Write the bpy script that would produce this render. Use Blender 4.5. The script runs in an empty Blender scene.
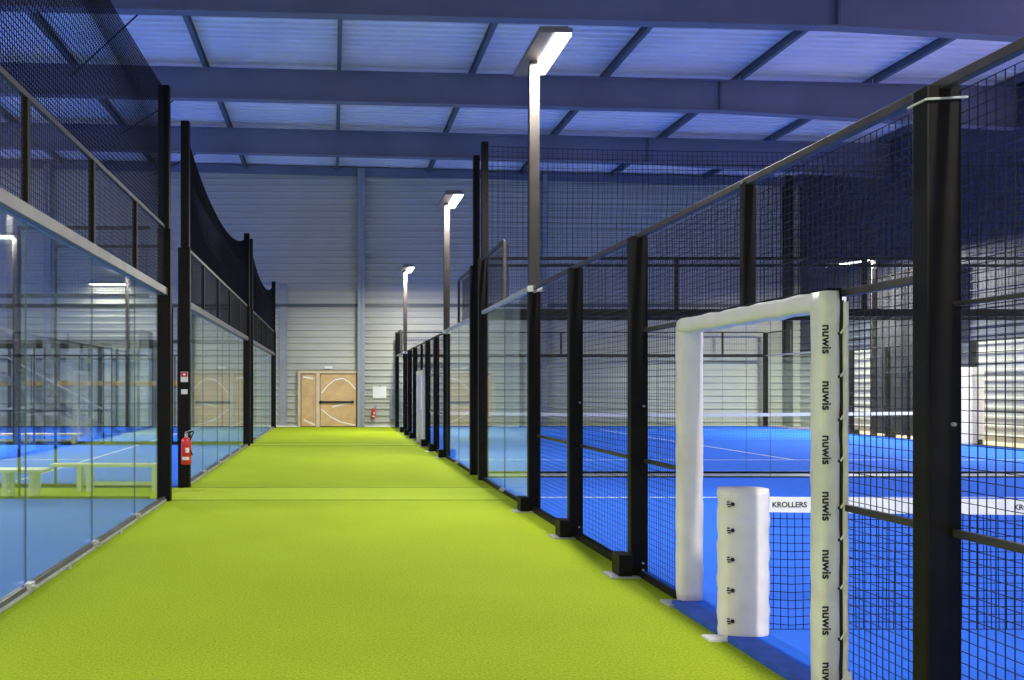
import bpy, math, random
from mathutils import Vector
random.seed(7)
sc = bpy.context.scene
col = sc.collection

# ------------------------------------------------------------ camera, world, exposure
F = 855.0
cam = bpy.data.cameras.new('camera'); co = bpy.data.objects.new('camera', cam); col.objects.link(co)
co.location = (0, 0, 1.66); co.rotation_euler = (math.pi/2, 0, 0)
cam.sensor_width = 36; cam.lens = 36*F/1024
cam.shift_x = (512-333)/1024; cam.shift_y = (388-340)/1024
cam.clip_start = 0.05; cam.clip_end = 300
sc.camera = co
w = bpy.data.worlds.new('world'); sc.world = w; w.use_nodes = True
w.node_tree.nodes['Background'].inputs[0].default_value = (0.50, 0.43, 0.80, 1)
w.node_tree.nodes['Background'].inputs[1].default_value = 3.6
sc.view_settings.view_transform = 'Standard'; sc.view_settings.look = 'None'
sc.view_settings.gamma = 1; sc.view_settings.use_curve_mapping = False
sc.view_settings.exposure = -0.22
LAMP_W = 560
sc.cycles.max_bounces = 10; sc.cycles.transparent_max_bounces = 32
sc.cycles.diffuse_bounces = 4; sc.cycles.glossy_bounces = 3

# ------------------------------------------------------------ materials
def nt(m): return m.node_tree.nodes, m.node_tree.links
def mat(name, c, rough=.6, metal=0, spec=.5, emit=None, es=0, var=0, vscale=8, bump=0, bscale=60, c2=None, bdist=.01):
    m = bpy.data.materials.new(name); m.use_nodes = True
    n, l = nt(m); b = n['Principled BSDF']
    b.inputs['Base Color'].default_value = (*c, 1)
    b.inputs['Roughness'].default_value = rough; b.inputs['Metallic'].default_value = metal
    b.inputs['Specular IOR Level'].default_value = spec
    tc = n.new('ShaderNodeTexCoord')
    if var:
        nz = n.new('ShaderNodeTexNoise'); nz.inputs['Scale'].default_value = vscale; nz.inputs['Detail'].default_value = 5
        l.new(tc.outputs['Object'], nz.inputs['Vector'])
        rp = n.new('ShaderNodeValToRGB')
        a = c2 or tuple(x*(1-var) for x in c)
        rp.color_ramp.elements[0].color = (*a, 1); rp.color_ramp.elements[0].position = .3
        rp.color_ramp.elements[1].color = (*[min(1, x*(1+var)) for x in c], 1); rp.color_ramp.elements[1].position = .7
        l.new(nz.outputs['Fac'], rp.inputs[0]); l.new(rp.outputs[0], b.inputs['Base Color'])
    if bump:
        n2 = n.new('ShaderNodeTexNoise'); n2.inputs['Scale'].default_value = bscale; n2.inputs['Detail'].default_value = 3
        l.new(tc.outputs['Object'], n2.inputs['Vector'])
        bp = n.new('ShaderNodeBump'); bp.inputs['Strength'].default_value = bump; bp.inputs['Distance'].default_value = bdist
        l.new(n2.outputs['Fac'], bp.inputs['Height']); l.new(bp.outputs[0], b.inputs['Normal'])
    if emit:
        b.inputs['Emission Color'].default_value = (*emit, 1); b.inputs['Emission Strength'].default_value = es
    return m
M = {}
M['metal'] = mat('dull_metal', (.12, .115, .11), .4, .3, .5, var=.2, vscale=4)
M['black'] = mat('black_steel', (.007, .006, .005), .5, 0, .16, var=.3, vscale=5)
M['wire'] = mat('black_wire', (.010, .010, .012), .5, 0, .3)
M['net'] = mat('black_netting', (.008, .008, .014), .9, 0, .1)
M['rail'] = mat('dark_rail', (.06, .055, .05), .4, .3, .4, var=.2, vscale=9)
M['alu'] = mat('grey_aluminium', (.5, .5, .48), .4, .3, .5, var=.15, vscale=6)
M['pole'] = mat('grey_brown_pole', (.026, .021, .019), .45, .1, .5, var=.25, vscale=7)
M['pad'] = mat('white_vinyl', (.84, .78, .72), .45, 0, .4, var=.06, vscale=6, bump=.25, bscale=5, bdist=.04)
M['padcream'] = mat('cream_vinyl', (.80, .77, .66), .45, 0, .4, var=.08, vscale=5, bump=.5, bscale=6, bdist=.05)
M['ink'] = mat('black_ink', (.012, .012, .012), .6)
M['white'] = mat('white_paint', (.8, .8, .78), .5)
M['tape'] = mat('white_tape', (.82, .82, .76), .6, var=.06, vscale=15)
M['red'] = mat('red_paint', (.62, .02, .02), .3, 0, .6)
M['steelblue'] = mat('painted_beam', (.17, .18, .25), .55, 0, .3, var=.12, vscale=.7)
M['purlin'] = mat('purlin_steel', (.10, .13, .17), .5, .1, .4, var=.15, vscale=2)
M['deck'] = mat('roof_deck', (.84, .83, .98), .6, 0, .5, var=.10, vscale=.5)
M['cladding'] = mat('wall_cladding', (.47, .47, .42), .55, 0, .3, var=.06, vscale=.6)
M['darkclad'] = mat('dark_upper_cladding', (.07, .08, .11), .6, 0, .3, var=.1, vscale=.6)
M['dirtycol'] = mat('column_steel', (.30, .33, .37), .5, .1, .4, var=.1, vscale=2)
M['curtain'] = mat('dark_curtain', (.012, .013, .017), .95, var=.3, vscale=5)
M['wood'] = mat('pale_board', (.60, .40, .20), .65, 0, .3, var=.12, vscale=4, c2=(.52, .35, .18))
M['woodband'] = mat('orange_wood', (.75, .50, .20), .6, var=.1, vscale=3)
M['beige'] = mat('beige_board', (.62, .50, .34), .7, var=.1, vscale=3)
M['gap'] = mat('dark_gap', (.015, .013, .012), .8)
M['bench'] = mat('pale_green_paint', (.66, .72, .52), .5, var=.05, vscale=5)
M['mull'] = mat('grey_mullion', (.10, .12, .13), .5, .2)
M['pane'] = mat('pale_pane', (.55, .62, .63), .25, 0, .6, var=.35, vscale=.9)
M['lamp'] = mat('lamp_diffuser', (.9, .9, .9), .4, emit=(1, 1, .98), es=9)
M['housing'] = mat('lamp_housing', (.20, .17, .16), .45, .2)
M['line'] = mat('white_line', (.78, .80, .82), .8)
M['slab'] = mat('blue_kerb', (.02, .09, .45), .8, var=.2, vscale=9)

def turf(name, c, var=.2, seams=False):
    m = bpy.data.materials.new(name); m.use_nodes = True
    n, l = nt(m); b = n['Principled BSDF']; b.inputs['Roughness'].default_value = .9; b.inputs['Specular IOR Level'].default_value = .12
    tc = n.new('ShaderNodeTexCoord')
    n1 = n.new('ShaderNodeTexNoise'); n1.inputs['Scale'].default_value = 55; n1.inputs['Detail'].default_value = 6; n1.inputs['Roughness'].default_value = .75
    n2 = n.new('ShaderNodeTexNoise'); n2.inputs['Scale'].default_value = .8; n2.inputs['Detail'].default_value = 3
    l.new(tc.outputs['Object'], n1.inputs['Vector']); l.new(tc.outputs['Object'], n2.inputs['Vector'])
    rp = n.new('ShaderNodeValToRGB')
    rp.color_ramp.elements[0].position = .32; rp.color_ramp.elements[0].color = (*[x*(1-var*1.6) for x in c], 1)
    rp.color_ramp.elements[1].position = .68; rp.color_ramp.elements[1].color = (*[min(1, x*(1+var)) for x in c], 1)
    l.new(n1.outputs['Fac'], rp.inputs[0])
    mx = n.new('ShaderNodeMix'); mx.data_type = 'RGBA'; mx.blend_type = 'MULTIPLY'; mx.inputs['Factor'].default_value = .22
    l.new(rp.outputs[0], mx.inputs['A']); l.new(n2.outputs['Fac'], mx.inputs['B'])
    out = mx.outputs['Result']
    l.new(out, b.inputs['Base Color'])
    bp = n.new('ShaderNodeBump'); bp.inputs['Strength'].default_value = .55; bp.inputs['Distance'].default_value = .012
    l.new(n1.outputs['Fac'], bp.inputs['Height']); l.new(bp.outputs[0], b.inputs['Normal'])
    return m
M['green'] = turf('green_turf', (.37, .49, .016), .25)
M['greenseam'] = turf('green_turf_strip', (.42, .55, .03), .15)
M['blue'] = turf('blue_turf', (.032, .17, .84), .1)
M['seam'] = mat('turf_seam', (.12, .2, .02), .95)

def glass(name, tint, refl=.10):
    m = bpy.data.materials.new(name); m.use_nodes = True
    n, l = nt(m); n.remove(n['Principled BSDF']); o = n['Material Output']
    t = n.new('ShaderNodeBsdfTransparent'); t.inputs[0].default_value = (*tint, 1)
    g = n.new('ShaderNodeBsdfGlossy'); g.inputs[0].default_value = (.9, 1, .95, 1); g.inputs['Roughness'].default_value = .02
    f = n.new('ShaderNodeFresnel'); f.inputs[0].default_value = 1.45
    ml = n.new('ShaderNodeMath'); ml.operation = 'MULTIPLY'; ml.inputs[1].default_value = .45
    l.new(f.outputs[0], ml.inputs[0])
    x = n.new('ShaderNodeMixShader')
    l.new(ml.outputs[0], x.inputs[0]); l.new(t.outputs[0], x.inputs[1]); l.new(g.outputs[0], x.inputs[2]); l.new(x.outputs[0], o.inputs[0])
    return m
M['glass'] = glass('court_glass', (.984, .996, .991))
M['edge'] = mat('green_glass_edge', (.09, .15, .13), .2, 0, .6)

# ------------------------------------------------------------ mesh builder
class MB:
    def __init__(s): s.v = []; s.f = []; s.mi = []
    def quad(s, pts, m=0):
        i = len(s.v); s.v += [tuple(p) for p in pts]; s.f.append(tuple(range(i, i+len(pts)))); s.mi.append(m)
    def box(s, x0, x1, y0, y1, z0, z1, m=0):
        i = len(s.v)
        s.v += [(x, y, z) for z in (z0, z1) for x, y in ((x0, y0), (x1, y0), (x1, y1), (x0, y1))]
        for f in ((3, 2, 1, 0), (4, 5, 6, 7), (0, 1, 5, 4), (1, 2, 6, 5), (2, 3, 7, 6), (3, 0, 4, 7)):
            s.f.append(tuple(i+k for k in f)); s.mi.append(m)
        return s
    def bar(s, a, b, r, n=6, m=0, caps=True, r2=None):
        a = Vector(a); b = Vector(b); d = (b-a)
        if d.length < 1e-6: return s
        d.normalize(); u = d.orthogonal().normalized(); q = d.cross(u); i = len(s.v)
        for p, rr in ((a, r), (b, r if r2 is None else r2)):
            for k in range(n):
                t = 2*math.pi*k/n; s.v.append(tuple(p+(u*math.cos(t)+q*math.sin(t))*rr))
        for k in range(n):
            s.f.append((i+k, i+(k+1) % n, i+n+(k+1) % n, i+n+k)); s.mi.append(m)
        if caps:
            s.f.append(tuple(i+k for k in reversed(range(n)))); s.mi.append(m)
            s.f.append(tuple(i+n+k for k in range(n))); s.mi.append(m)
        return s
    def tube(s, pts, r, n=6, m=0):
        for a, b in zip(pts[:-1], pts[1:]): s.bar(a, b, r, n, m)
        return s
    def beam(s, a, b, w, h, m=0):          # rectangular bar between two points
        a = Vector(a); b = Vector(b); d = (b-a).normalized(); up = Vector((0, 0, 1))
        if abs(d.z) > .99: up = Vector((0, 1, 0))
        sx = d.cross(up).normalized()*w/2; uz = sx.cross(d).normalized()*h/2; i = len(s.v)
        for p in (a, b): s.v += [tuple(p+q) for q in (-sx-uz, sx-uz, sx+uz, -sx+uz)]
        for f in ((3, 2, 1, 0), (4, 5, 6, 7), (0, 1, 5, 4), (1, 2, 6, 5), (2, 3, 7, 6), (3, 0, 4, 7)):
            s.f.append(tuple(i+k for k in f)); s.mi.append(m)
        return s
    def lathe(s, prof, cx, cy, n=16, m=0):  # prof: (r, z)
        i = len(s.v)
        for r, z in prof:
            for k in range(n):
                t = 2*math.pi*k/n; s.v.append((cx+r*math.cos(t), cy+r*math.sin(t), z))
        for j in range(len(prof)-1):
            for k in range(n):
                s.f.append((i+j*n+k, i+j*n+(k+1) % n, i+(j+1)*n+(k+1) % n, i+(j+1)*n+k)); s.mi.append(m)
        return s
    def build(s, name, mats, parent=None, bevel=0, smooth=False):
        if not isinstance(mats, (list, tuple)): mats = [mats]
        me = bpy.data.meshes.new(name); me.from_pydata(s.v, [], s.f)
        for m in mats: me.materials.append(M[m] if isinstance(m, str) else m)
        me.polygons.foreach_set('material_index', s.mi)
        if smooth: me.polygons.foreach_set('use_smooth', [True]*len(s.f))
        me.update()
        o = bpy.data.objects.new(name, me); col.objects.link(o)
        if parent: o.parent = parent
        if bevel:
            b = o.modifiers.new('bevel', 'BEVEL'); b.width = bevel; b.segments = 2; b.limit_method = 'ANGLE'
        return o
def tag(o, label=None, cat=None, group=None, kind=None):
    if label: o['label'] = label
    if cat: o['category'] = cat
    if group: o['group'] = group
    if kind: o['kind'] = kind
    return o
def thing(name, label, cat, loc=(0, 0, 0), rz=0, group=None):
    o = bpy.data.objects.new(name, None); col.objects.link(o); o.empty_display_size = .1
    o.location = loc; o.rotation_euler = (0, 0, rz)
    return tag(o, label, cat, group)
def struct(o, label=None): return tag(o, label=label, kind='structure')
def box(name, m, x0, x1, y0, y1, z0, z1, parent=None, bevel=0):
    return MB().box(x0, x1, y0, y1, z0, z1).build(name, m, parent, bevel)
def text(body, size, m, parent, loc, rot, ext=.001, name='lettering'):
    cu = bpy.data.curves.new(name, 'FONT'); cu.body = body; cu.size = size; cu.extrude = ext; cu.align_x = 'CENTER'; cu.align_y = 'CENTER'
    cu.offset = size*.02
    t = bpy.data.objects.new('tmp', cu); col.objects.link(t); bpy.context.view_layer.update()
    me = bpy.data.meshes.new_from_object(t.evaluated_get(bpy.context.evaluated_depsgraph_get())); bpy.data.objects.remove(t)
    me.materials.clear(); me.materials.append(M[m])
    o = bpy.data.objects.new(name, me); col.objects.link(o); o.parent = parent; o.location = loc; o.rotation_euler = rot
    return o
PI = math.pi

# key positions (metres; +Y runs down the corridor)
XL, XR, XF = -2.48, 2.70, 18.2
NET1, NET2 = 5.67, 26.15
WALL_Y, WALL_R, WALL_L = 36.6, 20.0, -24.0
COURT_R = [(-4.2, 15.45), (16.35, 36.0)]
COURT_L = [(3.10, 12.60), (14.25, 24.6), (25.5, 35.7)]

# ------------------------------------------------------------ floor
struct(box('floor', 'green', WALL_L, WALL_R, -8, WALL_Y+.3, -.2, 0))
strips = MB()
for y0, y1 in ((12.68, 14.2), (24.75, 25.35)):
    strips.box(XL, XR-.08, y0, y1, -.01, .004)
struct(strips.build('floor_strip', 'greenseam'))
sm = MB()
for y in (12.66, 14.22, 24.75, 8.4): 
    if y != 8.4: sm.box(XL, XR-.08, y-.012, y+.012, -.01, .006)
struct(sm.build('floor_seam', 'seam'))
def court_floor(x0, x1, y0, y1, h, lines):
    o = MB()
    o.box(x0, x1, y0, y1, -.1, h)
    f = struct(o.build('floor_court', 'blue'))
    L = MB()
    for a in lines: L.box(*a, h-.005, h+.003)
    struct(L.build('floor_line', 'line'))
for (y0, y1), nt_y in zip(COURT_R, (NET1, NET2)):
    ln = [(XR+.1, XF-.1, nt_y+s*6.95-.025, nt_y+s*6.95+.025) for s in (-1, 1)]
    ln.append((10.325, 10.375, nt_y-6.95, nt_y+6.95))
    court_floor(XR+.03, XF+.03, y0-.03, y1+.03, .045, ln)
for y0, y1 in COURT_L:
    c = (y0+y1)/2
    ln = [(-12.5+s*6.95-.025, -12.5+s*6.95+.025, y0+.1, y1-.1) for s in (-1, 1)]
    ln.append((-12.5-6.95, -12.5+6.95, c-.025, c+.025))
    court_floor(XL-20, XL, y0, y1, .03, ln)
struct(box('floor_gap', 'dirtycol', XR+.05, XF, 15.49, 16.31, -.1, .03))
struct(box('floor_side', 'beige', XF+.03, WALL_R, -8, WALL_Y, -.1, .04))
struct(box('trim_1', 'slab', XR-.12, XR+.03, NET1-1.0, NET1+.84, -.1, .045))

# ------------------------------------------------------------ walls and ceiling
def ribbed(length, zmax, pitch=.28, dep=.06):     # panel in local XZ, ribs horizontal, relief towards -Y
    o = MB(); z = 0; prof = []
    while z < zmax:
        prof += [(z, 0), (z+pitch*.62, 0), (z+pitch*.72, -dep), (z+pitch*.9, -dep)]; z += pitch
    prof.append((z, 0))
    for (a, ya), (b, yb) in zip(prof[:-1], prof[1:]):
        o.quad([(0, ya, a), (length, ya, a), (length, yb, b), (0, yb, b)])
    o.quad([(0, .15, 0), (0, .15, z), (length, .15, z), (length, .15, 0)])
    return o
wb = struct(ribbed(WALL_R-WALL_L, 11.9).build('wall_back', 'cladding')); wb.location = (WALL_L, WALL_Y, 0)
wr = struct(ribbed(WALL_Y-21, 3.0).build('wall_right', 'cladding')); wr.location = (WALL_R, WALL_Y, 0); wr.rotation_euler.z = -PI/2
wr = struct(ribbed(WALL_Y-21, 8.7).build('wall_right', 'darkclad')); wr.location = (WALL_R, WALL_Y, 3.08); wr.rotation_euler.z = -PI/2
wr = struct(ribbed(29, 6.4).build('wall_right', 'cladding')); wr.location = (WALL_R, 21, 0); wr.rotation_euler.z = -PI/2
wl = struct(ribbed(WALL_Y+8, 6.4).build('wall_left', 'cladding')); wl.location = (WALL_L, -8, 0); wl.rotation_euler.z = PI/2
wf = struct(ribbed(WALL_R-WALL_L, 11.9).build('wall_front', 'cladding')); wf.location = (WALL_R, -8, 0); wf.rotation_euler.z = PI
# added window openings, out of view: bluish world light enters here to brighten ceiling
def added_clerestory(n, a, b):
    o = MB(); a = Vector(a); b = Vector(b); L = (b-a).length; k = round(L/4)
    o.beam(a+Vector((0, 0, 6.5)), b+Vector((0, 0, 6.5)), .12, .12)
    for q in range(k+1):
        p = a.lerp(b, q/k); o.box(p.x-.06, p.x+.06, p.y-.06, p.y+.06, 6.4, 10.7)
    struct(o.build('window_%d' % n, 'mull'))  # frame of the added opening, never in view
added_clerestory(2, (WALL_L, -8, 0), (WALL_L, WALL_Y, 0)); added_clerestory(3, (WALL_R, -8, 0), (WALL_R, 20.8, 0))
SL = -.024
dk = MB(); y = -8.0; prof = []
while y < WALL_Y+.2:
    prof += [(y, 0), (y+.12, 0), (y+.135, .17), (y+.305, .17)]; y += .32
prof.append((y, 0))
for (a, za), (b, zb) in zip(prof[:-1], prof[1:]):
    xs = [WALL_L, WALL_R]
    dk.quad([(xs[0], a, 11.14+za+SL*xs[0]), (xs[0], b, 11.14+zb+SL*xs[0]), (xs[1], b, 11.14+zb+SL*xs[1]), (xs[1], a, 11.14+za+SL*xs[1])])
dk.quad([(WALL_L, -8, 11.4+SL*WALL_L), (WALL_R, -8, 11.4+SL*WALL_R), (WALL_R, y, 11.4+SL*WALL_R), (WALL_L, y, 11.4+SL*WALL_L)])
struct(dk.build('ceiling', 'deck'))

# rafters: I-section beams across the hall, haunched towards the right
HB, HT = 10.0, 10.9
def rafter(y):
    o = MB()
    def zz(x, top):
        if top: return HT+SL*x
        return HB+SL*x - (.035*(x-11.3) if x > 11.3 else 0)
    xs = [WALL_L, 0, 11.3, WALL_R]
    for a, b in zip(xs[:-1], xs[1:]):
        for (w0, dz0, dz1, top) in ((.01, 0, 0, None), (.15, 0, .03, False), (.15, -.03, 0, True)):
            za0, zb0 = zz(a, False), zz(b, False); za1, zb1 = zz(a, True), zz(b, True)
            if top is False: za1, zb1 = za0+.03, zb0+.03
            if top is True: za0, zb0 = za1-.03, zb1-.03
            i = len(o.v)
            for x, z0, z1 in ((a, za0, za1), (b, zb0, zb1)):
                o.v += [(x, y-w0, z0), (x, y+w0, z0), (x, y+w0, z1), (x, y-w0, z1)]
            for f in ((0, 3, 2, 1), (4, 5, 6, 7), (0, 1, 5, 4), (1, 2, 6, 5), (2, 3, 7, 6), (3, 0, 4, 7)):
                o.f.append(tuple(i+k for k in f)); o.mi.append(0)
    b = struct(o.build('roof_beam', 'steelblue'))
    s = MB()
    for x in (-12.2, 11.3):
        s.box(x-.03, x+.03, y-.13, y+.13, HB+SL*x+.02, HT+SL*x-.02)
    s.build('splice_plate', 'purlin', b)
FR = [2.1, 7.8, 13.5, 19.2, 25.0, 30.75]
for y in FR: rafter(y)
struct(MB().beam((WALL_L, WALL_Y-.12, 10.9-SL*24), (WALL_R, WALL_Y-.12, 10.9+SL*20), .15, .35).build('trim_2', 'steelblue'))
ys = FR+[WALL_Y-.1]
for a, b in zip(ys[:-1], ys[1:]):
    for k in range(-6, 6):
        x = .18+3.9*k; zt = 10.9+SL*x
        if x < WALL_L+.5: continue
        o = MB()
        o.box(x-.005, x+.005, a+.02, b-.02, zt+.005, zt+.23); o.box(x-.06, x+.06, a+.02, b-.02, zt, zt+.012); o.box(x-.06, x+.06, a+.02, b-.02, zt+.215, zt+.23)
        struct(o.build('roof_purlin', 'purlin'))
for a, b in zip(FR[3:], ys[4:]):
    for (x0, x1) in ((-7.62, -3.72),):
        br = struct(MB().bar((x0, b-.1, 10.75), (x1, a+.1, 10.72), .022).build('roof_brace', 'gap'))
        struct(MB().bar((x1, a+.15, 10.72), (x1-1.6, a+1.1, 10.85), .014).build('roof_brace', 'gap'))

# wall columns and trims
def column(x0, x1, y0, y1, z1, m='dirtycol'):
    o = MB(); o.box(x0, x1, y0, y0+.02, 0, z1); o.box(x0, x1, y1-.02, y1, 0, z1); o.box((x0+x1)/2-.01, (x0+x1)/2+.01, y0, y1, 0, z1)
    return struct(o.build('wall_column', m))
column(1.05, 1.35, WALL_Y-.33, WALL_Y-.06, 11)
column(8.9, 9.1, WALL_Y-.3, WALL_Y-.06, 10.8)
column(19.2, 19.5, WALL_Y-.36, WALL_Y-.06, 10.7, 'gap')
column(-6.2, -6.0, WALL_Y-.3, WALL_Y-.06, 11)
column(-12.3, -12.0, WALL_Y-.33, WALL_Y-.06, 11.2)
struct(box('trim_3', 'mull', WALL_L, WALL_R, WALL_Y-.1, WALL_Y-.04, 5.12, 5.26))
struct(box('trim_4', 'white', WALL_L, WALL_R, WALL_Y-.09, WALL_Y-.04, 0, .06))
struct(box('trim_5', 'dirtycol', -2.3, -1.95, WALL_Y-.08, WALL_Y-.04, 0, 6.1))

# ------------------------------------------------------------ doors at the back
def wooden_door(n, x0, x1, split, label):
    root = bpy.data.objects.new('door_%d' % n, None); col.objects.link(root); root.location = (0, WALL_Y-.05, 0); struct(root, label)
    fr = MB(); h = 2.28
    fr.box(x0-.12, x0, -.12, 0, 0, h+.12); fr.box(x1, x1+.12, -.12, 0, 0, h+.12); fr.box(x0, x1, -.12, 0, h, h+.12)
    fr.box(split, split+.16, -.1, 0, 0, h)
    fr.build('door_frame', 'beige', root)
    box('gap_shadow', 'gap', x0, x1, -.05, -.04, 0, h, root)
    for a, b, nm in ((x0+.03, split-.02, 'door_leaf'), (split+.18, x1-.03, 'door_leaf')):
        lf = box(nm, 'wood', a, b, -.09, -.05, .03, h-.04, root, .004)
        t = MB(); wd = b-a
        if wd > 1:
            def arc(pts):
                for p, q in zip(pts[:-1], pts[1:]): t.beam((p[0], -.095, p[1]), (q[0], -.095, q[1]), .004, .05)
            arc([(a+.05, 1.45), (a+.3, 1.75), (a+.6, 2.0), (a+.95, 2.08), (a+1.25, 1.9), (b-.03, 1.6)])
            arc([(a+.05, .75), (a+.45, .42), (a+.9, .2), (b-.05, .08)])
            arc([(a+.5, .85), (a+.9, .95), (b-.1, 1.05)])
            arc([(a+.02, .7), (a+.02, 1.5)])
            t.build('tape_strip', 'tape', lf)
            bar = MB(); bar.box(a-.05, b-.1, -.16, -.13, 1.02, 1.1); bar.box(a, a+.06, -.14, -.09, 1.0, 1.12); bar.box(b-.2, b-.14, -.14, -.09, 1.0, 1.12)
            bar.build('push_bar', 'gap', root)
        else:
            t.beam((a+.08, -.095, h-.15), (b-.1, -.095, h-.22), .004, .07); t.beam((a+.1, -.095, .3), (b-.02, -.095, .08), .004, .06); t.beam((b-.07, -.095, .1), (b-.07, -.095, 2.1), .004, .05)
            t.build('tape_strip', 'tape', lf)
    return root
wooden_door(1, -1.38, 1.02, -.72, 'wooden double door at the corridor end with tape streaks')
e = thing('emergency_light', 'small white emergency light above the wooden door at the corridor end', 'light', (-.2, WALL_Y-.05, 2.47))
box('lamp_body', 'white', -.17, .17, -.08, 0, 0, .11, e, .01); box('lamp_lens', 'white', -.14, .14, -.1, -.08, .02, .09, e)
e = thing('notice_sign', 'blank white square notice on the back wall right of the column', 'sign', (2.0, WALL_Y-.05, 1.22))
box('sign_panel', 'white', -.3, .28, -.03, 0, 0, .5, e, .004); box('sign_bracket', 'rail', -.02, .02, -.035, 0, .52, .56, e)
e = thing('cable_box', 'grey metal cabinet on the back wall right of the white notice', 'cabinet', (2.52, WALL_Y-.05, .3))
box('cabinet_body', 'dirtycol', -.1, .16, -.12, 0, 0, 1.3, e, .005); box('cabinet_door', 'dirtycol', -.08, .14, -.13, -.12, .03, 1.27, e)

def extinguisher(loc, label, s=1.0):
    t = thing('fire_extinguisher', label, 'fire extinguisher', loc)
    r = .085*s
    MB().lathe([(0, 0), (r*.9, 0), (r, .02*s), (r, .36*s), (r*.85, .41*s), (r*.4, .45*s), (0, .45*s)], 0, 0, 20).build('cylinder', 'red', t, smooth=True)
    o = MB(); o.lathe([(.03*s, .44*s), (.03*s, .5*s), (0, .5*s)], 0, 0, 10)
    o.box(-.02*s, .09*s, -.015*s, .015*s, .5*s, .52*s); o.beam((-.02*s, 0, .53*s), (.1*s, 0, .57*s), .02*s, .012*s)
    o.build('valve_handle', 'alu', t)
    o = MB(); pts = [(.03*s+.085*s*math.sin(a)*1.1, -.02, .5*s+.12*s*math.sin(a*1.0)*(1 if a < 1.6 else 1)-a*.05*s) for a in [k*PI/8 for k in range(9)]]
    o.tube(pts, .012*s, 6); o.tube([pts[-1], (r+.02*s, -.03, .15*s)], .012*s, 6); o.build('hose', 'black', t)
    for za, zb, kk in ((.08, .13, 0), (.2, .28, 3)):
        o = MB()
        for k in range(kk, 6):
            a0 = -PI/2-.75+k*.25; a1 = a0+.25; q = r*1.015
            o.quad([(q*math.cos(a0), q*math.sin(a0), za), (q*math.cos(a1), q*math.sin(a1), za), (q*math.cos(a1), q*math.sin(a1), zb), (q*math.cos(a0), q*math.sin(a0), zb)])
        o.build('body_label', 'white', t)
    box('wall_bracket', 'black', -.03*s, .03*s, r*.9, r*1.25, .1*s, .42*s, t)
    return t
extinguisher((-2.42, 14.10, .40), 'red fire extinguisher hung low on the black post between left courts')
extinguisher((1.72, WALL_Y-.17, .35), 'dark red fire extinguisher on the back wall below the white notice', 1.0)
e = thing('safety_sign', 'small red and white placard on black post above the fire extinguisher', 'sign', (-2.47, 14.21, 1.76))
box('placard', 'white', -.06, .06, -.012, 0, 0, .17, e)
box('red_panel', 'red', -.055, .055, -.015, -.012, .085, .165, e)
MB().lathe([(.0, -.001), (.022, -.001), (.022, .001), (0, .001)], 0, 0, 12).build('flame_symbol', 'white', e).location = (0, -.016, .125)
bpy.data.objects['flame_symbol'].rotation_euler.x = PI/2
e = thing('post_label', 'small blank white label on black post below the red placard', 'label', (-2.47, 14.21, 1.56))
box('label_plate', 'white', -.05, .05, -.012, 0, 0, .075, e, .003); box('label_edge', 'alu', -.055, .055, -.006, 0, -.005, .08, e)

# ------------------------------------------------------------ club-room glazing, stairs at the back left
wn = bpy.data.objects.new('window_1', None); col.objects.link(wn); wn.location = (0, WALL_Y-.05, 0); struct(wn)
fr = MB(); fr.box(-16, -7.0, -.12, 0, 3.35, 3.62, 1); fr.box(-16, -7.0, -.1, 0, 2.86, 2.93)
x = -16
for k, x in enumerate((-16, -15.1, -13.8, -13.2, -11.7, -10.4, -9.9, -9.2, -8.3, -7.6, -7.0)):
    fr.box(x-.06 if k % 3 else x-.12, x+.06, -.1, 0, 0, 3.4)
fr.build('window_frame', ['mull', 'gap'], wn)
box('window_glass', 'pane', -16, -7, -.05, -.03, 0, 3.4, wn)
st = thing('wall_handrail', 'long orange wooden band across the glazing at the back left', 'handrail', (0, WALL_Y-.24, 1.76))
box('rail_board', 'woodband', -15.6, -6.6, -.03, .03, 0, .2, st)
for x in (-15, -12.8, -10.6, -8.4, -6.8): box('bracket', 'mull', x-.02, x+.02, .03, .1, .05, .15, st)
st = thing('staircase', 'steep stair with a thin white sloping handrail behind the left courts', 'stairs', (0, WALL_Y-.48, 0))
MB().beam((-14.6, -.22, 3.45), (-9.6, -.22, .75), .05, .06).build('handrail', 'white', st)
o = MB(); o.beam((-14.6, -.22, 2.55), (-9.6, -.22, -.05), .05, .22); o.build('stringer', 'dirtycol', st)
o = MB()
for k in range(13): o.box(-14.6+k*.38, -14.25+k*.38, -.22, .22, 2.5-k*.2, 2.54-k*.2)
o.build('tread', 'dirtycol', st)
for k in range(5):
    x = -14.4+k*1.15; z = 3.34-k*.62
    MB().bar((x, -.22, z-.9), (x, -.22, z), .018).build('baluster', 'dirtycol', st)

def bench(name, label, x0, x1, y0, y1, h, m, legs, stretch=True):
    t = thing(name, label, 'bench', (0, 0, 0))
    box('seat', m, x0, x1, y0, y1, h-.05, h, t, .006)
    for lx in legs:
        o = MB(); o.box(lx-.035, lx+.035, y0+.02, y0+.09, 0, h-.05); o.box(lx-.035, lx+.035, y1-.09, y1-.02, 0, h-.05); o.box(lx-.03, lx+.03, y0+.09, y1-.09, .03, .08)
        o.build('leg', m, t)
    if stretch: box('stretcher', m, legs[0]-.3 if len(legs) < 3 else legs[0], legs[-1]+.3 if len(legs) < 3 else legs[-1], y0+.1, y0+.13, .1, .16, t)
    return t
bench('wooden_bench', 'short pale green bench between the two nearest left courts', -6.2, -4.35, 12.85, 13.25, .43, 'bench', [-5.9, -4.95, -4.55], False)
bench('wooden_bench', 'long thin pale rail bench right of the short green bench', -4.5, -2.75, 13.6, 13.85, .45, 'bench', [-4.05, -3.9, -2.85])
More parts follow.
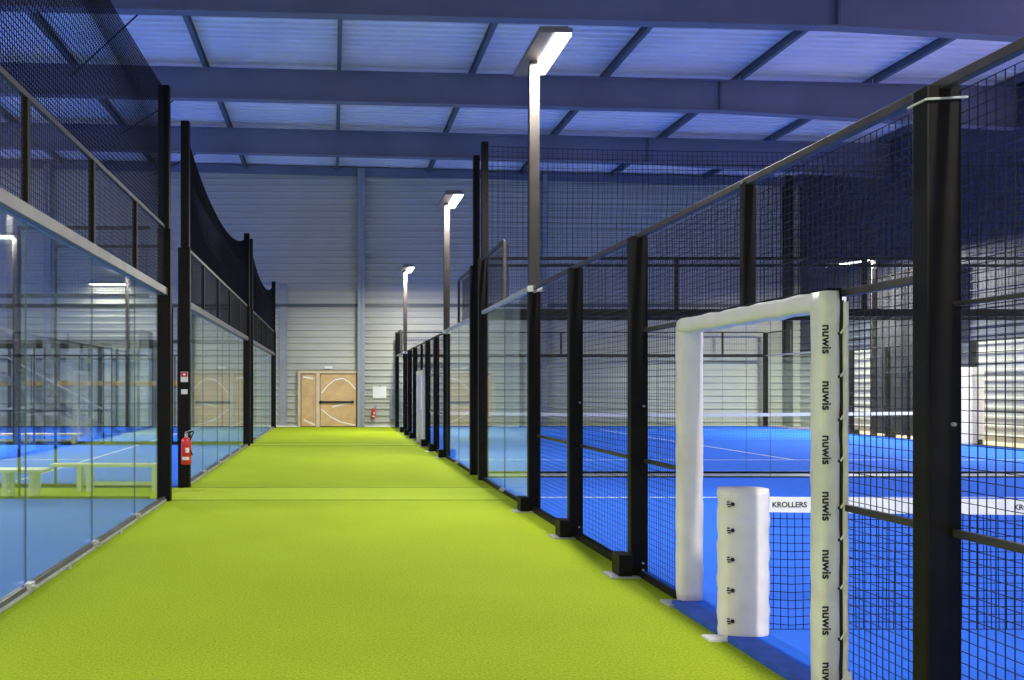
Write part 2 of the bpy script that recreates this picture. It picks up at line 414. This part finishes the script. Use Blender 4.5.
bench('low_platform', 'low beige wooden platform in the gap before the farthest left court', -10.4, -7.4, 25.0, 25.4, .32, 'beige', [-10.2, -9, -7.6])

# ------------------------------------------------------------ fence and glass-wall builder (local x along the wall, local y across it)
def wires(o, u0, u1, z0, z1, step, r, v=0.0):
    n = max(1, round((u1-u0)/step))
    for k in range(n+1):
        u = u0+(u1-u0)*k/n; o.bar((u, v, z0), (u, v, z1), r, 4, caps=False)
    n = max(1, round((z1-z0)/step))
    for k in range(n+1):
        z = z0+(z1-z0)*k/n; o.bar((u0, v+r*1.6, z), (u1, v+r*1.6, z), r, 4, caps=False)
def wire_panel(parent, u0, u1, z0, z1, step=.05, r=.0024, v=0.0):
    o = MB(); wires(o, u0, u1, z0, z1, step, r, v)
    return o.build('wire_mesh', 'wire', parent)
def glass_panel(parent, u0, u1, z0, z1):
    o = MB(); g = .003; a, b = u0+g, u1-g
    o.box(a, b, -.005, .005, z0, z1)
    o.mi = [1, 1, 0, 1, 0, 1]
    return o.build('glass_panel', ['glass', 'edge'], parent)
def post(parent, u, z1, wu=.1, wv=.16, v=0, foot=0, m='black', z0=0):
    p = box('post', m, u-wu/2, u+wu/2, v-wv/2, v+wv/2, z0, z1, parent, .008)
    if foot:
        a, b = sorted((v+foot*wv/2, v+foot*(wv/2+.12)))
        f = MB(); f.box(u-.1, u+.1, a, b, .012, .2)
        f.build('foot_block', 'black', p, .008)
        a, b = sorted((v-foot*.1, v+foot*(wv/2+.2)))
        box('base_plate', 'alu', u-.13, u+.13, a, b, 0, .012, p)
        for z, q in ((.06, .2), (.12, .2), (1.5, .25)): MB().bar((u-wu/2-.014, v-wv*q*foot, z), (u-wu/2, v-wv*q*foot, z), .009, 8).build('bolt', 'alu', p)
    return p
def rail(parent, u0, u1, z, h=.05, w=.05, m='rail', v=0):
    return box('rail', m, u0, u1, v-w/2, v+w/2, z-h/2, z+h/2, parent, .004)
def net(parent, u0, u1, z0, z1, sag=.5, step=.07, r=.002, sag_l=0, sag_r=0, billow=.12):
    o = MB(); nu = round((u1-u0)/step); nz = round((z1-z0)/step); ns = 20
    def top(t): return z1-sag*(4*t*(1-t))**.8
    def P(t, s): return (u0+(u1-u0)*t, billow*math.sin(PI*t)*math.sin(PI*s)*math.sin(3*t+5*s), z0+(top(t)-z0)*s)
    for k in range(nu+1):
        t = k/nu
        for q in range(3): o.bar(P(t, q/3), P(t, (q+1)/3), r, 3, caps=False)
    for j in range(nz+1):
        s = j/nz
        for q in range(ns): o.bar(P(q/ns, s), P((q+1)/ns, s), r if j < nz else .006, 3, caps=False)
    return o.build('net', 'net', parent)
def clamps(parent, us, z, side):
    for u in us:
        o = MB(); a, b = sorted((side*.005, side*.06)); o.box(u-.05, u+.05, a, b, z-.03, z+.03); o.bar((u, b if side > 0 else a, z), (u, (b+.03) if side > 0 else (a-.03), z), .015, 8)
        o.build('clamp', 'alu', parent)

# --- left: glass end walls facing the corridor
names = ['nearest left court', 'second left court', 'farthest left court']
tops = ['tall glass wall with mesh top and high net along the nearest left court',
        'glass wall with sagging black net along the second left court, behind the extinguisher post',
        'short looking glass wall with sagging net along the farthest left court, near the back wall']
for i, ((y0, y1), lb) in enumerate(zip(COURT_L, tops)):
    L = y1-y0; n = 5; stp = L/n
    t = thing('glass_court_wall', lb, 'court wall', (XL, y0, 0), PI/2)
    for k in range(n): glass_panel(t, k*stp, (k+1)*stp, .07, 3.0)
    rail(t, 0, L, .035, .07, .05, 'metal'); rail(t, 0, L, .02, .03, .02, 'alu', v=-.035); 
    rail(t, 0, L, 3.07, .11, .12, 'metal'); rail(t, 0, L, 4.02, .05, .05, 'rail')
    for k in range(n+1):
        if 0 < k < n: post(t, k*stp, 4.0, .07, .06, z0=3.13)
    for k in range(n): wire_panel(t, k*stp+.03, (k+1)*stp-.03, 3.14, 4.0, .05, .0036)
    post(t, .02, 4.0, .12, .2); post(t, L-.02, 4.0, .12, .2)
    post(t, .0, 6.1, .14, .14, v=-.02 if i else 0, z0=4.0); post(t, L-.02, 6.1, .14, .16, z0=4.0)
    net(t, .05, L-.05, 4.04, 6.05, .1 if i == 0 else .75, .05, .0048 if i == 0 else .006)
    clamps(t, [k*stp for k in range(1, n)], .06, -1)
    cl = MB()
    for k in range(n):
        u = (k+.5)*stp; cl.box(u-.04, u+.04, -.07, -.03, .0, .03)
    cl.build('floor_clip', 'alu', t)
# gap gate posts beside the extinguisher
# --- left: side fences across the gaps
def side_fence(x0, y, L, dirx, label, name='mesh_court_fence'):
    t = thing(name, label, 'fence', (x0, y, 0), 0 if dirx > 0 else PI)
    for a, b in ((.1, 2), (2, 4)):
        glass_panel(t, a, b, .05, 3.0)
    wire_panel(t, .1, 2, 3.05, 4.0, .05, .0016)
    u = 4
    rail(t, .1, L, 3.02, .06, .05, 'rail'); rail(t, .1, 2.05, 4.02, .05, .05, 'rail'); rail(t, .1, L, .04, .05, .05, 'black')
    rail(t, 4, L, 1.0, .035, .035, 'rail')
    post(t, 2.02, 4.0, .04, .05); post(t, 4.0, 3.0, .04, .05)
    while u < L-.1:
        b = min(u+2, L); wire_panel(t, u+.04, b-.04, .06, 2.98, .05, .0014); post(t, b, 3.0, .04, .06); u = b
    return t
k = 0
labs = ['mesh side fence of the nearest left court facing the benches', 'mesh side fence of the second left court just behind the benches',
        'mesh side fence on the far side of the second left court', 'mesh side fence at the front of the farthest left court', 'mesh side fence against the back wall on the left']
for y in (12.60, 14.25, 24.6, 25.5, 35.7):
    side_fence(XL-.12, y, 12, -1, labs[k]); k += 1

# --- right: side fences along the corridor
def right_side(y0, net_y, y1, x, lab, flip=1, first=0, poles=(), step=.05, detail=True):
    """fence with a doorway at the net; local x runs along +Y, local +y points to -X"""
    t = thing('mesh_court_fence', lab, 'fence', (x, 0, 0), PI/2)
    s = net_y; MV = -.068*flip; WR = .0024 if detail else .0016
    P = [s-5.83, s-3.85, s-1.85, s+1.9, s+3.85, s+5.83]
    for p in P:
        if any(abs(p-q) < .1 for q in poles): continue
        if p > first: post(t, p, 3.0, .1, .15, 0.005, flip)
    D0, D1 = s-1.04, s+.88         # door jambs
    for p in (D0, D1): post(t, p, 2.2, .07, .08)
    rail(t, D0, D1, 2.16, .08, .08, 'black'); post(t, s-.1, 3.0, .06, .08, z0=2.2)
    for a, b in ((P[0], P[1]), (P[1], P[2]), (P[3], P[4]), (P[4], P[5])):
        if b < first: continue
        wire_panel(t, a+.05, b-.05, .05, 2.97, step, WR, MV); rail(t, a+.05, b-.05, 1.02, .035, .035, v=MV+.02); rail(t, a+.05, b-.05, .035, .07, .07, 'black')
        if b < s: rail(t, a+.05, b-.05, 2.03, .02, .03, v=MV+.02)
    for a, b in ((P[2]+.05, D0-.035), (D1+.035, P[3]-.05)):
        wire_panel(t, a, b, .05, 2.97, step, WR, MV); rail(t, a, b, 1.02, .035, .035, v=MV+.02); rail(t, a, b, .03, .05, .04, 'black'); rail(t, a, b, 2.17, .04, .04, v=MV+.02)
    wire_panel(t, D0, s-.13, 2.22, 2.97, step, WR, MV); wire_panel(t, s-.07, D1, 2.22, 2.97, step, WR, MV)
    for a, b in zip([P[0], P[1], P[2], s-.1, P[3], P[4]], [P[1], P[2], s-.1, P[3], P[4], P[5]]):
        if b > first: rail(t, a, b, 3.0, .045, .05, 'rail')
    # glass ends
    for e0, e1 in ((P[5], y1), (P[0], y0)):
        if max(e0, e1) < first: continue
        sg = 1 if e1 > e0 else -1; m_ = e0+sg*(abs(e1-e0)-2.0)
        for a, b in ((e0+sg*.06, m_), (m_, e1)):
            a, b = sorted((a, b)); glass_panel(t, a, b, .06, 2.96)
        a, b = sorted((e0, e1)); rail(t, a, b, 3.02, .06, .06, 'alu'); rail(t, a, b, .03, .05, .05, 'black')
        a, b = sorted((m_, e1)); wire_panel(t, a+.03, b-.06, 3.07, 3.95, .05, .003, MV); rail(t, a, b, 3.97, .05, .05, 'rail')
        post(t, m_, 3.98, .05, .05, z0=3.06, m='rail'); post(t, e1-sg*.02, 4.0, .12, .16)
        clamps(t, [m_], .06, 1)
    if detail:
        o = MB(); o.tube([(P[2]-.06, .09, 2.93), (P[2]-.06, -.09, 2.94), (P[2]+.06, -.09, 2.95), (P[2]+.06, .09, 2.93), (P[2]-.06, .09, 2.93)], .006)
        o.build('binding_wire', 'alu', t)
    return t
right_side(-4.2, NET1, 15.45, XR, 'black mesh fence with padded doorway beside the corridor on the right, nearest', 1, 0, poles=(NET1+5.83,))
right_side(16.35, NET2, 36.0, XR, 'black mesh and glass fence of the second right court, far down the corridor', 1, 0, poles=(NET2-5.83, NET2+5.83), detail=False)
right_side(16.35, NET2, 36.0, XF, 'mesh fence on the far side of the second right court, before the right wall', -1, 0, detail=False)

# --- right: end walls across
def end_wall(y, label, step, high=True, nn=.09, side=1):
    L = XF-XR-.2; n = 9; stp = L/n
    t = thing('glass_court_wall', label, 'court wall', (XR+.1, y, 0), 0)
    for k in range(n): glass_panel(t, k*stp, (k+1)*stp, .06, 2.95)
    rail(t, 0, L, 3.02, .13, .08, 'black'); rail(t, 0, L, .035, .06, .06, 'black'); rail(t, 0, L, 4.0, .05, .05, 'black')
    for k in range(0, n, 1):
        wire_panel(t, k*stp, (k+1)*stp, 3.08, 3.98, step, .0026)
        if high != 'plain' and k % 2 == 0 and k: post(t, k*stp, 4.0, .07, .07, z0=3.08)
    if high:
        post(t, -.06, 6.1, .12, .12); post(t, L+.05, 6.1, .12, .12)
        net(t, 0, L, 4.02, 6.03, .12, nn, .0034)
    return t
end_wall(15.45, 'wide glass end wall with high net closing off the nearest right court', .06)
end_wall(16.35, 'glass end wall of the second right court, just behind the nearer one', .07, 'plain', .12)
end_wall(36.0, 'glass end wall of the second right court standing against the back wall', .1, False)

# ------------------------------------------------------------ nets
def court_net(x0, x1, y, hpost, hmid, label, axis='x', txt=True, step=.05, r=.002):
    t = thing('court_net', label, 'net', (x0, y, 0) if axis == 'x' else (y, x0, 0), 0 if axis == 'x' else PI/2)
    L = x1-x0; ns = 24
    def top(u): q = abs(2*u/L-1); return hmid+(hpost-hmid)*q**1.5
    o = MB()
    for k in range(ns):
        a, b = L*k/ns, L*(k+1)/ns
        i = len(o.v)
        for u in (a, b): o.v += [(u, -.012, top(u)-.10), (u, .012, top(u)-.10), (u, .012, top(u)), (u, -.012, top(u))]
        for f in ((0, 1, 5, 4), (1, 2, 6, 5), (2, 3, 7, 6), (3, 0, 4, 7)):
            o.f.append(tuple(i+q for q in f)); o.mi.append(0)
    tb = o.build('top_band', 'tape', t)
    if txt:
        text('KROLLERS', .05, 'ink', tb, (.30, -.0135, top(.3)-.05), (PI/2, 0, 0))
        text('KROLLERS', .05, 'ink', tb, (1.9, -.0135, top(1.9)-.05), (PI/2, 0, 0))
    o = MB(); n = round(L/step)
    for k in range(n+1):
        u = L*k/n; o.bar((u, 0, .06), (u+.01*math.sin(k*.7), 0, top(u)-.09), r, 3, caps=False)
    nz = round((hmid-.15)/step)
    for j in range(nz+1):
        s = j/nz
        for k in range(ns*2):
            a, b = L*k/ns/2, L*(k+1)/ns/2
            f = lambda u: .06+(top(u)-.15)*s - (.03*math.sin(min(u, .5)*6) if s > 0 else 0)*(1-s)
            o.bar((a, .003, f(a)), (b, .003, f(b)), r, 3, caps=False)
    o.build('netting', 'net', t)
    for u in (0, L):
        box('net_post', 'black', u-.04, u+.04, -.04, .04, 0, hpost+.02, t)
    return t
court_net(XR+.02, XF-.1, NET1, .94, .88, 'nearest court net with printed white top band behind the padded doorway', r=.0028)
court_net(XR+.02, XF-.1, NET2, .94, .88, 'distant court net with white band across the second right court', txt=False, step=.08)
court_net(25.6, 35.6, -12.5, .94, .88, 'distant net in the farthest left court seen through glass', axis='y', txt=False, step=.08)

# ------------------------------------------------------------ padding
def sleeve(name, mats, parent, path, wx, wy, n=20, seg=26, amp=.0025, ex=5, seed=1):
    """closed rounded-rectangle sleeve along a path of points (vertical or along Y)"""
    a, b = Vector(path[0]), Vector(path[1]); d = (b-a).normalized()
    vert = abs(d.z) > .7
    u = Vector((1, 0, 0)); v = Vector((0, 1, 0)) if vert else d.cross(u)
    rnd = random.Random(seed); ph = [rnd.uniform(0, 6) for _ in range(6)]
    o = MB()
    for i in range(seg+1):
        s = i/seg; c = a.lerp(b, s)
        end = min(s, 1-s)*seg; sh = 1-.04*max(0, 1-end)
        crease = 1-.018*max(0, math.sin(s*29+ph[0]))**12
        for k in range(n):
            t = 2*PI*k/n+PI/n; ct, st_ = math.cos(t), math.sin(t)
            rr = (abs(ct)**ex+abs(st_)**ex)**(-1/ex)
            w = amp*(math.sin(s*31+ph[1]+2*t)+.6*math.sin(s*53+ph[2]-3*t))
            o.v.append(tuple(c+u*ct*(rr*wx/2*sh*crease+w)+v*st_*(rr*wy/2*sh*crease+w)))
    for i in range(seg):
        for k in range(n):
            o.f.append((i*n+k, i*n+(k+1) % n, (i+1)*n+(k+1) % n, (i+1)*n+k)); o.mi.append(0)
    o.f.append(tuple(reversed(range(n)))); o.mi.append(0); o.f.append(tuple(seg*n+k for k in range(n))); o.mi.append(0)
    return o.build(name, mats, parent, smooth=True)
def doorway_pads(nety, near):
    D0, D1 = nety-1.04, nety+.88
    w_ = 'nearest' if near else 'distant'
    t = thing('padded_post_cover', 'smooth white padded cover on the far jamb of the %s doorway' % w_, 'padding', (XR, D1, 0))
    sleeve('cover_sheet', 'pad', t, [(.03, 0, .03), (.03, 0, 2.17)], .18, .14, seed=2)
    o = MB(); o.box(-.16, .1, -.09, .09, 0, .02); o.build('base_plate', 'alu', t)
    t = thing('padded_post_cover', ('cream padded cover with printed lettering and laces on the near doorway jamb' if near else 'white padded cover on the near jamb of the distant doorway'), 'padding', (XR, D0, 0))
    sh = sleeve('cover_sheet', 'padcream', t, [(-.037, 0, .0), (-.037, 0, 2.18)], .10, .14, seed=5, amp=.002)
    sleeve('cover_edge', 'pad', t, [(.04, -.01, .0), (.04, -.01, 2.12)], .026, .13, seed=6, amp=.0015)
    if near:
        zs = [.12, .35, .62, .88, 1.05, 1.3, 1.52, 1.75, 1.98]
        for z in zs:
            MB().tube([(.003, -.076, z-.03), (.02, -.082, z), (.04, -.08, z+.03)], .005).build('lace', 'pad', t)
            MB().bar((.0, -.077, z-.03), (.0, -.07, z-.03), .009, 8).build('eyelet', 'ink', t)
        box('inner_post', 'gap', -.02, .035, -.055, .055, 0, 2.13, t)
        for z in (.12, .42, .72, 1.03, 1.33, 1.62, 1.92):
            text('nuwis', .068, 'ink', sh, (-.07, -.0725, z), (PI/2, PI/2, 0))
        # crumpled hem and tear pieces
        o = MB(); o.quad([(-.01, -.085, .0), (.06, -.1, .03), (.05, -.09, .16), (.0, -.08, .1)])
        o.build('torn_flap', 'padcream', t)
    t = thing('padded_lintel_cover', 'white padded cover over the top bar of the %s doorway' % w_, 'padding', (XR, D0, 0))
    sleeve('cover_sheet', 'pad', t, [(.01, .02, 2.135), (.01, D1-D0-.0, 2.135)], .16, .11, seed=9, amp=.004)
    t = thing('net_post_pad', 'white padded bolster standing in the %s doorway at the net end' % w_, 'padding', (XR+.01, nety-.02, 0))
    sh = sleeve('bolster', 'pad', t, [(0, 0, .02), (0, 0, 1.0)], .31, .2, amp=.003, seed=3, ex=3.2)
    box('base_plate', 'white', -.25, .0, -.06, .06, .0, .015, t)
    if near:
        for z in (.14, .34, .54, .73, .9):   # five printed marks
            o = MB(); o.bar((-.115, -.099, z+.005), (-.115, -.097, z+.005), .014, 10)
            o.box(-.15, -.13, -.1, -.09, z+.0, z+.008); o.box(-.147, -.128, -.1, -.094, z-.014, z-.007); o.box(-.15, -.134, -.1, -.094, z+.016, z+.024)
            o.build('printed_mark', 'ink', sh)
doorway_pads(NET1, True)
doorway_pads(NET2, False)
t = thing('padded_post_cover', 'white padded door cover on the far fence by the right wall', 'padding', (XF-.1, 24.3, 0))
sleeve('cover_sheet', 'pad', t, [(0, 0, .03), (0, 0, 2.25)], .8, .12, seed=12); box('base_plate', 'alu', -.42, .42, -.09, .09, 0, .02, t)
# dark curtain on right wall
t = thing('dark_curtain', 'dark hanging curtain in front of the right wall behind the distant court', 'curtain', (WALL_R-.5, 0, 0))
o = MB(); prev = None
for k in range(61):
    y = 27.2+k*.062; x = .05*math.sin(k*1.1); p = (x, y)
    if prev:
        o.quad([(prev[0], prev[1], .05), (p[0], p[1], .05), (p[0], p[1], 5.6), (prev[0], prev[1], 5.6)])
        o.quad([(prev[0]+.01, prev[1], .05), (prev[0]+.01, prev[1], 5.6), (p[0]+.01, p[1], 5.6), (p[0]+.01, p[1], .05)])
    prev = p
o.build('cloth', 'curtain', t); MB().bar((0, 27.1, 5.62), (0, 31.1, 5.62), .03).build('curtain_rail', 'gap', t)

# ------------------------------------------------------------ light poles
def light_pole(x, y, label, side=1, along='y', split=3.0, h=6.0, group=None, thick=.16, power=None):
    t = thing('light_pole', label, 'floodlight pole', (x, y, 0))
    if split: 
        p = box('lower_post', 'black', -.08, .08, -.05, .05, 0, split, t, .008)
        o = MB(); a, b = (-.2, -.08); o.box(a, b, -.1, .1, .012, .2); o.build('foot_block', 'black', p, .008)
        box('base_plate', 'alu', -.28, .1, -.13, .13, 0, .012, p)
        o = MB(); o.box(-.1, .1, -.07, -.05, split-.05, split+.03); o.bar((.0, -.09, split-.04), (0, -.05, split-.04), .03, 8); o.build('joint_bracket', 'alu', p)
    else:
        box('base_plate', 'alu', -.15, .15, -.15, .15, 0, .012, t)
    box('upper_pole', 'pole', -.07, .07, -.05, .05, split, h, t, .008)
    hd = bpy.data.objects.new('lamp_head', None); col.objects.link(hd); hd.parent = t; hd.location = (0, 0, h+.02)
    if along == 'x' and x > 0: hd.rotation_euler.y = -.14
    if along == 'y':
        X0, X1, Y0, Y1 = -.16, .26, -.95, .55
        lx0, lx1, ly0, ly1 = .05, .25, -.93, .40
    else:
        X0, X1, Y0, Y1 = -1.5*max(side, 0)-.1, 1.2*max(-side, 0)+.1, -.2, .2
        lx0, lx1, ly0, ly1 = X0+.05, X1-.15, -.15, .15
    if side < 0 and along == 'y': X0, X1 = -X1, -X0; lx0, lx1 = -lx1, -lx0
    box('housing', 'housing', X0, X1, Y0, Y1, .03, .09, hd, .01)
    o = MB()
    for k in range(8):
        f = (k+.5)/8
        if along == 'y': o.box(X0+.03, X1-.03, Y0+(Y1-Y0)*f-.008, Y0+(Y1-Y0)*f+.008, .09, .14)
        else: o.box(X0+(X1-X0)*f-.008, X0+(X1-X0)*f+.008, Y0+.03, Y1-.03, .09, .14)
    o.build('cooling_fin', 'housing', hd)
    box('diffuser', 'lamp', lx0, lx1, ly0, ly1, .0, .03, hd)
    box('mounting_arm', 'pole', -.05, .05, -.04, .04, -.03, .03, hd)
    ld = bpy.data.lights.new('lamp_light', 'AREA'); ld.shape = 'RECTANGLE'; ld.size = lx1-lx0; ld.size_y = ly1-ly0
    ld.energy = power or LAMP_W; ld.color = (1.0, .965, .88)
    lo = bpy.data.objects.new('lamp_light', ld); col.objects.link(lo); lo.parent = hd; lo.location = ((lx0+lx1)/2, (ly0+ly1)/2, -.01)
    return t
light_pole(XR, NET1+5.83, 'tallest looking light pole beside the nearest right court fence, lamp lit')
light_pole(XR, NET2-5.83, 'middle light pole of the corridor row, lamp lit against the back wall')
light_pole(XR, NET2+5.83, 'smallest, farthest light pole of the corridor row, lamp lit', power=LAMP_W*1.8)
light_pole(XR, NET1-5.83, 'unseen light pole at the near end of the right fence beside the viewer', split=3.0, power=LAMP_W*1.5)  # out of view; follows the fence pole spacing, added for corridor brightness
light_pole(XF+.25, 29.2, 'light pole with long lamp beyond the distant net, near the right wall', 1, 'x', 0, power=LAMP_W*3.2)
light_pole(XF+.25, 20.3, 'added unseen light pole on the far side of the second right court, near its front end', 1, 'x', 0, power=LAMP_W*1.8)  # added out of view to brighten the back right wall
light_pole(XF+.25, 11.5, 'unseen light pole on the far side of the nearest right court', 1, 'x', 0, power=LAMP_W*1.3)  # unseen; mirrors the corridor row, added for more light on the court
light_pole(XF+.25, -.2, 'unseen light pole on the far near corner of the nearest right court', 1, 'x', 0)  # out-of-view corner pole, added to raise the light level
light_pole(-9.2, 24.78, 'white lit light pole between second and farthest left courts', 1, 'x', 0, power=LAMP_W*2.9)
light_pole(-8.7, 36.1, 'light pole with long lamp at the back left wall behind the farthest left court', 1, 'x', 0, power=LAMP_W*0.12)
light_pole(-9.3, 13.42, 'unseen light pole between the nearest and second left courts', 1, 'x', 0, power=LAMP_W*1.5)  # unseen pole continuing the left row, added for brightness
light_pole(-9.3, 1.9, 'unseen light pole at the near side of the nearest left court', 1, 'x', 0, power=LAMP_W*1.5)  # out of view; continues the left row, added to light the corridor floor
light_pole(XR, -5.2, 'added unseen light pole at the end of the hall behind the viewer, right of the corridor', 1, 'y', 0, power=LAMP_W*1.2)  # added behind the camera to light the pads and near floor
light_pole(-3.2, -5.2, 'added unseen light pole at the end of the hall behind the viewer, left of the corridor', 1, 'y', 0, power=LAMP_W*1.2)  # second pole added behind the camera for the pads and near floor
light_pole(-16, 13.42, 'added unseen light pole between the nearest and second left courts, farther from the corridor', 1, 'x', 0, power=LAMP_W*1.5)  # extra out-of-view pole, added to brighten the left court interior
light_pole(-16, 24.78, 'added unseen light pole between second and farthest left courts, farther from the corridor', 1, 'x', 0, power=LAMP_W*1.5)  # another out-of-view pole added for light inside the left courts
for o in bpy.data.objects:
    if o.parent: continue
    for k, g in (('light_pole', 'light poles around the courts'), ('mesh_court_fence', 'mesh fences around the courts'), ('glass_court_wall', 'glass walls at the court ends'), ('padded_post_cover', 'padded covers on doorway jambs'), ('court_net', 'nets across the courts')):
        if o.name.startswith(k): o['group'] = g
